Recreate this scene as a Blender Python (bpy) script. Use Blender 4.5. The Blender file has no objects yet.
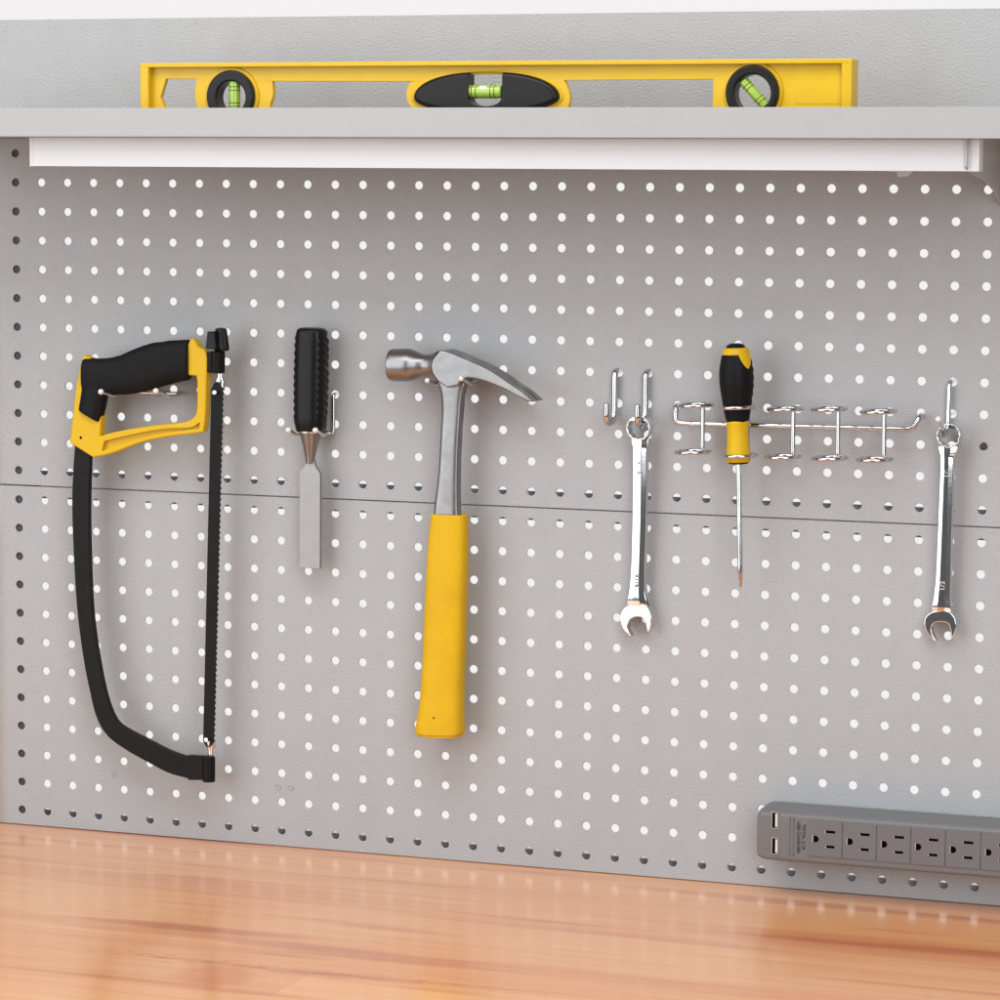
import bpy, bmesh, math, random
from mathutils import Vector, Matrix
random.seed(7)
PI = math.pi
S = 0.0254                      # everything below is laid out in inches; x = hole column, z = up, y = towards the wall
sc = bpy.context.scene
C = bpy.data.collections.new('workbench_scene'); sc.collection.children.link(C)

# ------------------------------------------------------------------ camera
CAM = Vector((54.1227, -100.8789, 0.8186)); F = 3273.72
YAW, PIT, ROL = 0.353351, -0.103228, -0.004718
RM = Matrix.Rotation(YAW, 3, 'Z') @ Matrix.Rotation(PIT, 3, 'X') @ Matrix.Rotation(ROL, 3, 'Y')
cd = bpy.data.cameras.new('camera'); co = bpy.data.objects.new('camera', cd); C.objects.link(co); sc.camera = co
r_, f_, u_ = RM.col[0], RM.col[1], RM.col[2]
M4 = Matrix((( r_[0], u_[0], -f_[0], CAM[0]*S), (r_[1], u_[1], -f_[1], CAM[1]*S), (r_[2], u_[2], -f_[2], CAM[2]*S), (0,0,0,1)))
co.matrix_world = M4
cd.sensor_width = 36; cd.lens = F/1000*36; cd.clip_start = 0.05; cd.clip_end = 60

def U(px, py, d):
    """measured place on the photograph -> (x, z) in inches at depth d in front of the pegboard"""
    v = RM @ Vector(((px-500)/F, 1, -(py-500)/F))
    t = (-d-CAM[1])/v[1]; q = CAM + v*t
    return (q[0], q[2])
def U3(px, py, d): x, z = U(px, py, d); return Vector((x, -d, z))

# ------------------------------------------------------------------ materials
def mat(name, col, rough=0.5, metal=0.0, spec=0.5, coat=0.0, coat_rough=0.1, bump=None, var=None, rvar=None, trans=0.0, ior=1.45, aniso=0):
    m = bpy.data.materials.new(name); m.use_nodes = True
    nt = m.node_tree; N = nt.nodes; L = nt.links; b = N['Principled BSDF']
    b.inputs['Base Color'].default_value = (*col, 1); b.inputs['Roughness'].default_value = rough
    b.inputs['Metallic'].default_value = metal; b.inputs['Specular IOR Level'].default_value = spec
    b.inputs['Coat Weight'].default_value = coat; b.inputs['Coat Roughness'].default_value = coat_rough
    b.inputs['Transmission Weight'].default_value = trans; b.inputs['IOR'].default_value = ior
    tc = N.new('ShaderNodeTexCoord'); mp = N.new('ShaderNodeMapping'); L.new(tc.outputs['Object'], mp.inputs['Vector'])
    mp.inputs['Scale'].default_value = (1/S, 1/S, 1/S)
    if bump:
        sc_, st, dist = bump[:3]
        n = N.new('ShaderNodeTexNoise'); n.inputs['Scale'].default_value = sc_; n.inputs['Detail'].default_value = 3
        v = mp
        if len(bump) > 3:
            mp2 = N.new('ShaderNodeMapping'); mp2.inputs['Scale'].default_value = tuple(k/S for k in bump[3]); L.new(tc.outputs['Object'], mp2.inputs['Vector']); v = mp2
        L.new(v.outputs[0], n.inputs['Vector'])
        bp = N.new('ShaderNodeBump'); bp.inputs['Strength'].default_value = st; bp.inputs['Distance'].default_value = dist*S
        L.new(n.outputs['Fac'], bp.inputs['Height']); L.new(bp.outputs[0], b.inputs['Normal'])
    if var:                      # colour mottling that belongs to the surface itself
        sc_, c2 = var[:2]
        n = N.new('ShaderNodeTexNoise'); n.inputs['Scale'].default_value = sc_; n.inputs['Detail'].default_value = 5
        L.new(mp.outputs[0], n.inputs['Vector'])
        mx = N.new('ShaderNodeMix'); mx.data_type = 'RGBA'
        mx.inputs[6].default_value = (*col, 1); mx.inputs[7].default_value = (*c2, 1)
        rr = N.new('ShaderNodeMapRange'); rr.inputs['From Min'].default_value = .35; rr.inputs['From Max'].default_value = .7
        L.new(n.outputs['Fac'], rr.inputs['Value']); L.new(rr.outputs[0], mx.inputs[0]); L.new(mx.outputs[2], b.inputs['Base Color'])
    if rvar:
        n = N.new('ShaderNodeTexNoise'); n.inputs['Scale'].default_value = rvar[0]; n.inputs['Detail'].default_value = 4
        L.new(mp.outputs[0], n.inputs['Vector'])
        rr = N.new('ShaderNodeMapRange'); rr.inputs['To Min'].default_value = rvar[1]; rr.inputs['To Max'].default_value = rvar[2]
        L.new(n.outputs['Fac'], rr.inputs['Value']); L.new(rr.outputs[0], b.inputs['Roughness'])
    return m
PANEL_C = (.388, .405, .424)
m_panel = mat('grey_powder_coat', PANEL_C, .33, .0, .5, bump=(20, 1.0, .032), var=(1.1, (.376, .392, .411)))
m_back = mat('grey_hammered_coat', (.405, .402, .403), .33, .0, .55, bump=(15, .85, .04), var=(.9, (.388, .385, .386)))
m_shelf = mat('grey_smooth_coat', (.405, .405, .408), .42, .0, .5, bump=(9, .2, .02), var=(.8, (.392, .392, .395)))
m_post = mat('dark_grey_steel', (.045, .045, .047), .5, .0, .4, bump=(20, .2, .01))
m_white = mat('white_plastic', (.62, .63, .645), .35, 0, .5, bump=(3, .05, .02))
m_chrome = mat('chrome', (.74, .75, .77), .1, 1, rvar=(6, .08, .14))
m_wire = mat('polished_wire', (.60, .61, .63), .14, 1, rvar=(8, .1, .2))
m_zinc = mat('zinc_wire', (.72, .72, .71), .2, 1, rvar=(9, .14, .3), bump=(12, .1, .01))
m_steel = mat('forged_steel', (.265, .265, .27), .33, 1, rvar=(3, .24, .46), bump=(1, .12, .012, (4, 4, 2.5)), var=(1.2, (.30, .30, .305)))
m_blade = mat('ground_steel', (.35, .352, .36), .45, 1, rvar=(4, .42, .55), bump=(10, .12, .006, (.6, 1, 8)))
m_yel = mat('yellow_plastic', (.66, .425, .008), .42, 0, .3, bump=(30, .1, .008), var=(1.5, (.64, .405, .007)))
m_rub = mat('yellow_rubber', (.66, .415, .007), .5, 0, .3, bump=(16, .3, .015), var=(1.2, (.61, .365, .006)), rvar=(3, .42, .6))
m_lvl = mat('yellow_enamel', (.70, .445, .009), .36, 0, .4, coat=.1, bump=(6, .12, .015), var=(1.6, (.67, .41, .008)))
m_blk = mat('black_rubber', (.007, .007, .0075), .55, 0, .16, bump=(28, .25, .01), rvar=(3, .4, .6))
m_blkp = mat('black_paint', (.008, .008, .0085), .42, 0, .15, bump=(18, .15, .01), rvar=(2.5, .3, .5))
m_blkg = mat('black_gloss_plastic', (.008, .008, .0085), .3, 0, .22, bump=(10, .1, .01))
m_house = mat('dark_housing_plastic', (.011, .010, .011), .3, 0, .25, bump=(10, .08, .01))
m_strip = mat('grey_strip_plastic', (.160, .158, .162), .46, 0, .5, bump=(40, .12, .006), var=(1.3, (.152, .150, .154)))
m_stripf = mat('grey_outlet_plastic', (.146, .144, .149), .5, 0, .5, bump=(40, .1, .006))
m_slot = mat('black_slot', (.003, .003, .003), .8, 0, 0)
m_slotb = mat('steel_contact', (.5, .5, .5), .35, .8)
m_line = mat('printed_line', (.02, .05, .01), .5)
m_green = mat('green_vial_fluid', (.30, .47, .045), .12, 0, .6, coat=.6, coat_rough=.04, var=(4, (.38, .54, .08)))
m_bub = mat('vial_bubble', (.80, .90, .66), .08, 0, .7, coat=.5)
m_text = mat('dark_print', (.035, .033, .035), .6)
m_etch = mat('etched_mark', (.16, .16, .165), .6, 0, .2)
m_etchl = mat('etched_light_mark', (.55, .55, .56), .5, 0, .4)
m_tip = mat('clear_vinyl_tip', (.78, .76, .75), .3, 0, .5, bump=(20, .1, .01))
m_brass = mat('pale_brass', (.55, .50, .36), .35, 1, bump=(20, .1, .005))

def wood():
    m = bpy.data.materials.new('varnished_butcher_block'); m.use_nodes = True
    nt = m.node_tree; N = nt.nodes; L = nt.links; b = N['Principled BSDF']
    tc = N.new('ShaderNodeTexCoord')
    def mp(s, l=(0,0,0)):
        q = N.new('ShaderNodeMapping'); q.inputs['Scale'].default_value = tuple(k/S for k in s); q.inputs['Location'].default_value = l
        L.new(tc.outputs['Object'], q.inputs['Vector']); return q
    def noise(v, s, d=4, dist=0):
        n = N.new('ShaderNodeTexNoise'); n.inputs['Scale'].default_value = s; n.inputs['Detail'].default_value = d; n.inputs['Distortion'].default_value = dist
        L.new(v.outputs[0], n.inputs['Vector']); return n
    def ramp(src, stops):
        r = N.new('ShaderNodeValToRGB'); e = r.color_ramp.elements
        e[0].position, e[0].color = stops[0][0], (*stops[0][1], 1); e[1].position, e[1].color = stops[-1][0], (*stops[-1][1], 1)
        for p, c in stops[1:-1]: k = e.new(p); k.color = (*c, 1)
        L.new(src, r.inputs['Fac']); return r
    def mix(a, bb, f, mode='MIX'):
        x = N.new('ShaderNodeMix'); x.data_type = 'RGBA'; x.blend_type = mode
        for s_, v in ((x.inputs[6], a), (x.inputs[7], bb), (x.inputs[0], f)):
            if hasattr(v, 'node'): L.new(v, s_)
            else: s_.default_value = v
        return x.outputs[2]
    # staves: bricks long in x
    bk = N.new('ShaderNodeTexBrick'); L.new(mp((1,1,1)).outputs[0], bk.inputs['Vector'])
    bk.offset = .37; bk.inputs['Scale'].default_value = 1; bk.inputs['Brick Width'].default_value = 90; bk.inputs['Row Height'].default_value = 2.45
    bk.inputs['Mortar Size'].default_value = .012; bk.inputs['Mortar Smooth'].default_value = .4; bk.inputs['Bias'].default_value = 0
    bk.inputs['Color1'].default_value = (.0,.0,.0,1); bk.inputs['Color2'].default_value = (1,1,1,1); bk.inputs['Mortar'].default_value = (.35,.35,.35,1)
    tint = ramp(bk.outputs['Color'], [(0, (.84,.40,.155)), (.5, (.89,.46,.195)), (1, (.80,.36,.13))])
    n1 = noise(mp((.045, 1.1, 1), (.3, .1, 0)), 1.0, 5, .5)
    g1 = ramp(n1.outputs['Fac'], [(.30, (.90,.82,.76)), (.5, (1,1,1)), (.62, (.94,.86,.82)), (.75, (1.0,1.02,1.04))])
    col = mix(tint.outputs[0], g1.outputs[0], .85, 'MULTIPLY')
    n2 = noise(mp((.022, 5.2, 1), (.6, .3, 0)), 1.3, 4, .25)
    g2 = ramp(n2.outputs['Fac'], [(.40, (1,1,1)), (.56, (.90,.80,.74)), (.60, (1,1,1))])
    col = mix(col, g2.outputs[0], .4, 'MULTIPLY')
    n3 = noise(mp((.05, .55, 1), (.15, .72, 0)), 1.0, 3, .15)
    g3 = ramp(n3.outputs['Fac'], [(.55, (1,1,1)), (.61, (.82,.60,.46)), (.68, (.66,.37,.22))])
    col = mix(col, g3.outputs[0], .75, 'MULTIPLY')
    n4 = noise(mp((.16, .10, 1), (3.1, 1.2, 0)), 1.0, 2, 0)
    g4 = ramp(n4.outputs['Fac'], [(.40, (1,1,1)), (.68, (1.0,.80,.62))])
    col = mix(col, g4.outputs[0], .6, 'MULTIPLY')
    # short dark pores
    n5 = noise(mp((1.1, 16, 1)), 1.0, 2, .2)
    g5 = ramp(n5.outputs['Fac'], [(.69, (1,1,1)), (.76, (.62,.42,.30))])
    n6 = noise(mp((.04, .5, 1), (5, .2, 0)), 1.0, 2)
    g6 = ramp(n6.outputs['Fac'], [(.52, (0,0,0)), (.62, (1,1,1))])
    col = mix(col, mix(col, g5.outputs[0], 1.0, 'MULTIPLY'), g6.outputs[0])
    # grain features at their own places on the boards
    def B(px, py):
        v = RM @ Vector(((px-500)/F, 1, -(py-500)/F)); q = CAM + v*((-22.56-CAM[2])/v[2]); return q[0]-17, q[1]+11
    dn = noise(mp((.10, .55, 1), (7, 2, 0)), 1.0, 4)
    sx = N.new('ShaderNodeSeparateXYZ'); L.new(mp((1,1,1)).outputs[0], sx.inputs[0])
    def mth(op, a, c=None, d=None):
        q = N.new('ShaderNodeMath'); q.operation = op
        for k, v in enumerate((a, c, d)):
            if v is None: continue
            if hasattr(v, 'node'): L.new(v, q.inputs[k])
            else: q.inputs[k].default_value = v
        return q.outputs[0]
    yw = mth('ADD', sx.outputs['Y'], mth('MULTIPLY', mth('SUBTRACT', dn.outputs['Fac'], .5), 1.5))
    def mask(px, py, lx, ly, soft=1.0):
        cx, cy = B(px, py)
        a = mth('DIVIDE', mth('SUBTRACT', sx.outputs['X'], cx), lx); c = mth('DIVIDE', mth('SUBTRACT', yw, cy), ly)
        d2 = mth('ADD', mth('MULTIPLY', a, a), mth('MULTIPLY', c, c))
        m_ = N.new('ShaderNodeMapRange'); m_.interpolation_type = 'SMOOTHSTEP'; m_.inputs['From Min'].default_value = 1.0; m_.inputs['From Max'].default_value = 1-soft
        L.new(d2, m_.inputs['Value']); return m_.outputs[0]
    for px, py, lx, ly, c_, k in ((150, 882, 15, 1.15, (.90,.74,.66), .6), (190, 928, 5.2, .42, (.66,.36,.22), .7), (170, 930, 11, .75, (.86,.66,.52), .5), (900, 948, 9, 1.5, (.82,.58,.43), .75),
                                  (930, 950, 8, .5, (.74,.46,.32), .8), (330, 905, 13, .30, (.88,.70,.58), .5), (620, 935, 9, .5, (.86,.66,.52), .7), (215, 975, 1.6, 1.6, (.86,.64,.46), .8), (690, 985, 12, .6, (.88,.68,.52), .7), (60, 840, 16, .16, (.82,.62,.54), .7), (350, 975, 9, .22, (.84,.60,.46), .7)):
        f_k = mth('MULTIPLY', mask(px, py, lx, ly), k); col = mix(col, mix(col, (*c_, 1), 1.0, 'MULTIPLY'), f_k)
    n7 = noise(mp((1.5, 9, 1)), 1.0, 2, .6); g7 = ramp(n7.outputs['Fac'], [(.60, (1,1,1)), (.66, (.60,.38,.25))])
    col = mix(col, mix(col, g7.outputs[0], 1.0, 'MULTIPLY'), mask(280, 968, 11, .8))
    L.new(col, b.inputs['Base Color'])
    b.inputs['Roughness'].default_value = .38; b.inputs['Coat Weight'].default_value = 1; b.inputs['Coat IOR'].default_value = 1.5
    nr = noise(mp((.06, 1.2, 1)), 1.5, 3)
    mr = N.new('ShaderNodeMapRange'); mr.inputs['To Min'].default_value = .11; mr.inputs['To Max'].default_value = .20
    L.new(nr.outputs['Fac'], mr.inputs['Value']); L.new(mr.outputs[0], b.inputs['Coat Roughness'])
    nb = noise(mp((.25, 1.5, 1)), 1.2, 4)
    bp = N.new('ShaderNodeBump'); bp.inputs['Strength'].default_value = .12; bp.inputs['Distance'].default_value = .02*S
    L.new(nb.outputs['Fac'], bp.inputs['Height']); L.new(bp.outputs[0], b.inputs['Coat Normal']); L.new(bp.outputs[0], b.inputs['Normal'])
    return m
m_wood = wood()

# ------------------------------------------------------------------ things and parts
def thing(name, label, cat, base, group=None):
    o = bpy.data.objects.new(name, None); C.objects.link(o)
    o.location = Vector(base)*S; o.empty_display_size = .01
    o['label'] = label; o['category'] = cat; o['base'] = list(base)
    if group: o['group'] = group
    return o
def root(o):
    while o.parent: o = o.parent
    return o
def to_mesh(bm, smooth=35):
    me = bpy.data.meshes.new('m'); bm.to_mesh(me); bm.free()
    if smooth:
        for p in me.polygons: p.use_smooth = True
        me.set_sharp_from_angle(angle=math.radians(smooth))
    return me
def weigh(me):
    """area-weighted normals, so that big flat faces stay flat next to their rounded edges"""
    a = bpy.data.objects.new('a', me); C.objects.link(a)
    md = a.modifiers.new('w', 'WEIGHTED_NORMAL'); md.keep_sharp = True; md.mode = 'FACE_AREA'; md.weight = 80
    dg = bpy.context.evaluated_depsgraph_get(); r = bpy.data.meshes.new_from_object(a.evaluated_get(dg))
    bpy.data.objects.remove(a); return r
def part(name, me, m, parent, label=None, smooth=35, weight=True):
    """me: bmesh or mesh with vertices in world inches"""
    if isinstance(me, bmesh.types.BMesh):
        bmesh.ops.recalc_face_normals(me, faces=me.faces[:]) if me.faces else None
        me = to_mesh(me, smooth)
    if weight: me = weigh(me)
    b = Vector(root(parent)['base']) if parent else Vector((0,0,0))
    me.transform(Matrix.Scale(S, 4) @ Matrix.Translation(-b))
    me.materials.clear(); me.materials.append(m); me.name = name
    o = bpy.data.objects.new(name, me); C.objects.link(o); o.parent = parent
    if label: o['label'] = label
    return o
def single(name, me, m, label, cat, base, group=None, smooth=35):
    if isinstance(me, bmesh.types.BMesh):
        bmesh.ops.recalc_face_normals(me, faces=me.faces[:]); me = to_mesh(me, smooth)
    me = weigh(me)
    me.transform(Matrix.Scale(S, 4) @ Matrix.Translation(-Vector(base)))
    me.materials.clear(); me.materials.append(m); me.name = name
    o = bpy.data.objects.new(name, me); C.objects.link(o); o.location = Vector(base)*S
    o['label'] = label; o['category'] = cat
    if group: o['group'] = group
    return o
def copy_tree(o, parent=None):
    c = o.copy(); C.objects.link(c); c.parent = parent
    for ch in [k for k in C.objects if k.parent == o]: copy_tree(ch, c)
    return c
def BM(): return bmesh.new()
def merge(bm, me):
    bm.from_mesh(me); return bm

# ------------------------------------------------------------------ shape helpers (inches)
def box(bm, x0, x1, y0, y1, z0, z1, bev=0, seg=2):
    t = bmesh.new(); bmesh.ops.create_cube(t, size=1)
    for v in t.verts: v.co = Vector(((x0+x1)/2+v.co.x*(x1-x0), (y0+y1)/2+v.co.y*(y1-y0), (z0+z1)/2+v.co.z*(z1-z0)))
    if bev: bmesh.ops.bevel(t, geom=t.edges[:], offset=bev, segments=seg, affect='EDGES', profile=.5)
    me = bpy.data.meshes.new('t'); t.to_mesh(me); t.free(); bm.from_mesh(me); bpy.data.meshes.remove(me); return bm
def spline(pts, closed=True, n=8):
    """Catmull-Rom through pts; a point given with a third value is a hard corner"""
    out = []; N = len(pts); P = [Vector(p[:2]) for p in pts]; cor = [len(p) > 2 for p in pts]
    rng = range(N) if closed else range(N-1)
    for i in rng:
        a, b = P[i], P[(i+1) % N]
        p0 = P[i-1] if (closed or i > 0) else a
        p3 = P[(i+2) % N] if (closed or i < N-2) else b
        if cor[i]: p0 = a - (b-a)
        if cor[(i+1) % N]: p3 = b + (b-a)
        if cor[i] and cor[(i+1) % N]:
            out.append(a); continue
        for k in range(n):
            t = k/n
            out.append(.5*((2*a)+(b-p0)*t+(2*p0-5*a+4*b-p3)*t*t+(3*a-p0-3*b+p3)*t**3))
    if not closed: out.append(P[-1])
    return out
def plate(loops, d_front, d_back, bev=0.03, res=3):
    """flat outline(s) in (x,z) given depth, filled with holes, rounded edges -> mesh"""
    cu = bpy.data.curves.new('c', 'CURVE'); cu.dimensions = '2D'; cu.fill_mode = 'BOTH'
    th = d_front-d_back
    cu.extrude = max(th/2-bev, 0); cu.bevel_depth = bev; cu.bevel_resolution = res; cu.offset = -bev
    for lp in loops:
        s = cu.splines.new('POLY'); s.points.add(len(lp)-1)
        for q, p in zip(s.points, lp): q.co = (p[0], p[1], 0, 1)
        s.use_cyclic_u = True
    ob = bpy.data.objects.new('c', cu); C.objects.link(ob)
    dg = bpy.context.evaluated_depsgraph_get(); me = bpy.data.meshes.new_from_object(ob.evaluated_get(dg))
    bpy.data.objects.remove(ob); bpy.data.curves.remove(cu)
    me.transform(Matrix(((1,0,0,0), (0,0,-1,-(d_front+d_back)/2), (0,1,0,0), (0,0,0,1))))
    bm = bmesh.new(); bm.from_mesh(me); bmesh.ops.remove_doubles(bm, verts=bm.verts[:], dist=1e-4)
    bmesh.ops.recalc_face_normals(bm, faces=bm.faces[:]); return bm
def pxl(pts, d): return [U(p[0], p[1], d) + (tuple(p[2:3]) if len(p) > 2 else ()) for p in pts]
def circ(cx, cz, r, n=40, ph=0): return [Vector((cx+r*math.cos(ph+2*PI*k/n), cz+r*math.sin(ph+2*PI*k/n))) for k in range(n)]
def bridge(bm, rings, closed=False, cap=True):
    R = [[bm.verts.new(p) for p in r] for r in rings]; n = len(R[0])
    for a, b in zip(R, R[1:] + ([R[0]] if closed else [])):
        for i in range(n): bm.faces.new((a[i], a[(i+1) % n], b[(i+1) % n], b[i]))
    if cap and not closed: bm.faces.new(R[0]); bm.faces.new(R[-1])
    return bm
def cat3(pts, n=6, closed=False):
    out = []; P = [Vector(p) for p in pts]; N = len(P)
    for i in (range(N) if closed else range(N-1)):
        a, b = P[i], P[(i+1) % N]; p0 = P[i-1] if (closed or i) else a-(b-a); p3 = P[(i+2) % N] if (closed or i < N-2) else b+(b-a)
        for k in range(n):
            t = k/n; out.append(.5*((2*a)+(b-p0)*t+(2*p0-5*a+4*b-p3)*t*t+(3*a-p0-3*b+p3)*t**3))
    if not closed: out.append(P[-1])
    return out
def fillet(pts, r, n=5):
    P = [Vector(p) for p in pts]; out = [P[0]]
    for i in range(1, len(P)-1):
        a, b, c = P[i-1], P[i], P[i+1]
        rr = min(r, (a-b).length*.48, (c-b).length*.48)
        s, e = b+(a-b).normalized()*rr, b+(c-b).normalized()*rr
        for k in range(n+1):
            t = k/n; out.append((1-t)**2*s+2*t*(1-t)*b+t*t*e)
    out.append(P[-1]); return out
def tube(bm, pts, r, seg=14, closed=False, round_end=True):
    P = [Vector(p) for p in pts]; n = len(P); rings = []; up = None
    for i, p in enumerate(P):
        t = ((P[(i+1) % n]-P[i-1]) if (closed or 0 < i < n-1) else (P[1]-P[0] if i == 0 else P[-1]-P[-2])).normalized()
        if up is None: up = t.orthogonal().normalized()
        else: up = (up-t*up.dot(t)).normalized()
        s = t.cross(up); rr = r[i] if isinstance(r, (list, tuple)) else r
        rings.append((p, t, up, s, rr))
    def ring(p, u, s, rr): return [p+(u*math.cos(2*PI*k/seg)+s*math.sin(2*PI*k/seg))*rr for k in range(seg)]
    R = []
    if not closed and round_end:
        p, t, u, s, rr = rings[0]
        for a in (80, 55, 28): R.append(ring(p-t*rr*.8*math.sin(math.radians(a)), u, s, rr*math.cos(math.radians(a))))
    for p, t, u, s, rr in rings: R.append(ring(p, u, s, rr))
    if not closed and round_end:
        p, t, u, s, rr = rings[-1]
        for a in (28, 55, 80): R.append(ring(p+t*rr*.8*math.sin(math.radians(a)), u, s, rr*math.cos(math.radians(a))))
    return bridge(bm, R, closed)
def lathe(bm, prof, o, ax, seg=40, sq=(1, 1), side=None, power=2, fn=None):
    """prof [(t, r)] along ax from o; cross-section optionally squashed / superelliptic"""
    o = Vector(o); ax = Vector(ax).normalized(); sd = Vector(side) if side else ax.orthogonal()
    u = (sd-ax*sd.dot(ax)).normalized(); v = ax.cross(u); R = []
    for t, r in prof:
        rg = []
        for k in range(seg):
            a = 2*PI*k/seg; c, s = math.cos(a), math.sin(a)
            q = (abs(c)**power+abs(s)**power)**(-1/power); rr = r*(fn(t, a) if fn else 1)
            rg.append(o+ax*t+u*(c*q*rr*sq[0])+v*(s*q*rr*sq[1]))
        R.append(rg)
    return bridge(bm, R)
def loft_px(bm, rows, dc, halfd, seg=36, power=2.6):
    """rows (py, left px, right px[, depth centre, half depth]): body whose sections are flat rounded ovals"""
    R = []
    for r in rows:
        c_ = r[3] if len(r) > 3 else dc; hd = r[4] if len(r) > 4 else halfd
        x0, z0 = U(r[1], r[0], c_); x1, z1 = U(r[2], r[0] + (r[5] if len(r) > 5 else 0), c_)
        rg = []
        for k in range(seg):
            a = 2*PI*k/seg; c, s = math.cos(a), math.sin(a); q = (abs(c)**power+abs(s)**power)**(-1/power)
            rg.append(Vector(((x0+x1)/2+(x1-x0)/2*c*q, -c_-hd*s*q, (z0+z1)/2+(z1-z0)/2*c*q)))
        R.append(rg)
    return bridge(bm, R)
def interp(rows, n=4):
    """smooth a list of numeric rows"""
    out = []; N = len(rows)
    for i in range(N-1):
        a, b = rows[i], rows[i+1]; p0 = rows[i-1] if i else a; p3 = rows[i+2] if i < N-2 else b
        for k in range(n):
            t = k/n
            out.append(tuple(.5*(2*a[j]+(b[j]-p0[j])*t+(2*p0[j]-5*a[j]+4*b[j]-p3[j])*t*t+(3*a[j]-p0[j]-3*b[j]+p3[j])*t**3) for j in range(len(a))))
    out.append(tuple(rows[-1])); return out
def text_mesh(s, size, ext=.004, spacing=1.0):
    cu = bpy.data.curves.new('t', 'FONT'); cu.body = s; cu.size = size; cu.extrude = ext; cu.align_x = 'CENTER'; cu.align_y = 'CENTER'; cu.space_character = spacing
    cu.offset = size*.012
    ob = bpy.data.objects.new('t', cu); C.objects.link(ob)
    dg = bpy.context.evaluated_depsgraph_get(); me = bpy.data.meshes.new_from_object(ob.evaluated_get(dg))
    bpy.data.objects.remove(ob); bpy.data.curves.remove(cu); return me
def place_text(me, x, d, z, rot=0, sx=1):
    """letters facing the camera side (-y), rotated by rot in the wall plane"""
    me.transform(Matrix.Translation((x, -d, z)) @ Matrix.Rotation(PI/2, 4, 'X') @ Matrix.Rotation(rot, 4, 'Z') @ Matrix.Scale(sx, 4, (1,0,0)))
    return me
def boolean(me, cut):
    a = bpy.data.objects.new('a', me); b = bpy.data.objects.new('b', cut); C.objects.link(a); C.objects.link(b)
    md = a.modifiers.new('b', 'BOOLEAN'); md.object = b; md.operation = 'DIFFERENCE'; md.solver = 'EXACT'
    dg = bpy.context.evaluated_depsgraph_get(); r = bpy.data.meshes.new_from_object(a.evaluated_get(dg))
    bpy.data.objects.remove(a); bpy.data.objects.remove(b); return r
def shade(me, ang=35):
    for p in me.polygons: p.use_smooth = True
    me.set_sharp_from_angle(angle=math.radians(ang)); return me

# ------------------------------------------------------------------ pegboard panels
G = 0.0228
def hz(row): return -(row + (G if row > 10 else 0))
HR = .139; TH = .055
def peg_panel(rows, ztop, zbot, gap_top=0, gap_bot=0, ret_top=False, ret_bot=False):
    bm = BM(); seg = 24
    XL, XR = -3.0, 37.0
    def ring(cx, cz, r, y): return [(cx+r*math.cos(2*PI*k/seg+PI/4), y, cz+r*math.sin(2*PI*k/seg+PI/4)) for k in range(seg)]
    def sqr(cx, cz, x0, x1, z0, z1, y):
        out = []
        for k in range(seg):
            a = 2*PI*k/seg+PI/4; c, s = math.cos(a), math.sin(a); q = max(abs(c), abs(s)); u, v = c/q, s/q
            out.append((cx+(u*(x1-cx) if u > 0 else -u*(x0-cx)), y, cz+(v*(z1-cz) if v > 0 else -v*(z0-cz))))
        return out
    zs = [hz(r) for r in rows]
    for ci in range(-1, 35):
        for ri, z in enumerate(zs):
            z1 = ztop if ri == 0 else z+.5; z0 = zbot if ri == len(zs)-1 else z-.5
            R = [sqr(ci, z, ci-.5, ci+.5, z0, z1, 0), ring(ci, z, HR+.028, 0), ring(ci, z, HR+.010, .006), ring(ci, z, HR, .022), ring(ci, z, HR, TH)]
            V = [[bm.verts.new(p) for p in r] for r in R]
            for a, b in zip(V, V[1:]):
                for i in range(seg): bm.faces.new((a[i], a[(i+1) % seg], b[(i+1) % seg], b[i]))
            Vb = [bm.verts.new(p) for p in sqr(ci, z, ci-.5, ci+.5, z0, z1, TH)]
            for i in range(seg): bm.faces.new((V[-1][i], V[-1][(i+1) % seg], Vb[(i+1) % seg], Vb[i]))
    def quad(*p): bm.faces.new([bm.verts.new(q) for q in p])
    for x0, x1 in ((XL, -1.5), (34.5, XR)):
        for y in (0, TH): quad((x0, y, zbot), (x1, y, zbot), (x1, y, ztop), (x0, y, ztop))
    for z, ret, s in ((ztop, ret_top, 1), (zbot, ret_bot, -1)):
        rr = .03                     # rounded fold, then the return flange
        if ret:
            prof = [(0, z), (.008, z+s*.012), (.03, z+s*.016)] if False else [(0, z), (.6, z), (.6, z-s*.46), (.57, z-s*.46), (.57, z-s*.03), (TH, z-s*.03)]
            for (ya, za), (yb, zb) in zip(prof, prof[1:]): quad((XL, ya, za), (XR, ya, za), (XR, yb, zb), (XL, yb, zb))
        else: quad((XL, 0, z), (XR, 0, z), (XR, TH, z), (XL, TH, z))
    bmesh.ops.remove_doubles(bm, verts=bm.verts[:], dist=1e-4)
    return bm
t = thing('pegboard', 'upper grey perforated steel pegboard panel between the shelf and the long seam', 'pegboard', (17, 0, -10.5), 'grey pegboard panels')
part('perforated_sheet', peg_panel(range(-1, 11), 1.5, -10.497, ret_bot=True), m_panel, t, smooth=30)
for c_, r__ in ((33, 8),):
    bm = BM(); lathe(bm, [(0, .001), (.001, .10), (.012, .128), (.3, .13)], (c_, .03, hz(r__)), (0, 1, 0), 24); part('bolt_head', bm, m_post, t)
t = thing('pegboard', 'lower grey perforated steel pegboard panel standing between the seam and the wooden worktop', 'pegboard', (17, 0, -22.55), 'grey pegboard panels')
part('perforated_sheet', peg_panel(range(11, 23), -10.545, -22.536, ret_top=True, ret_bot=True), m_panel, t, smooth=30)
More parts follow.
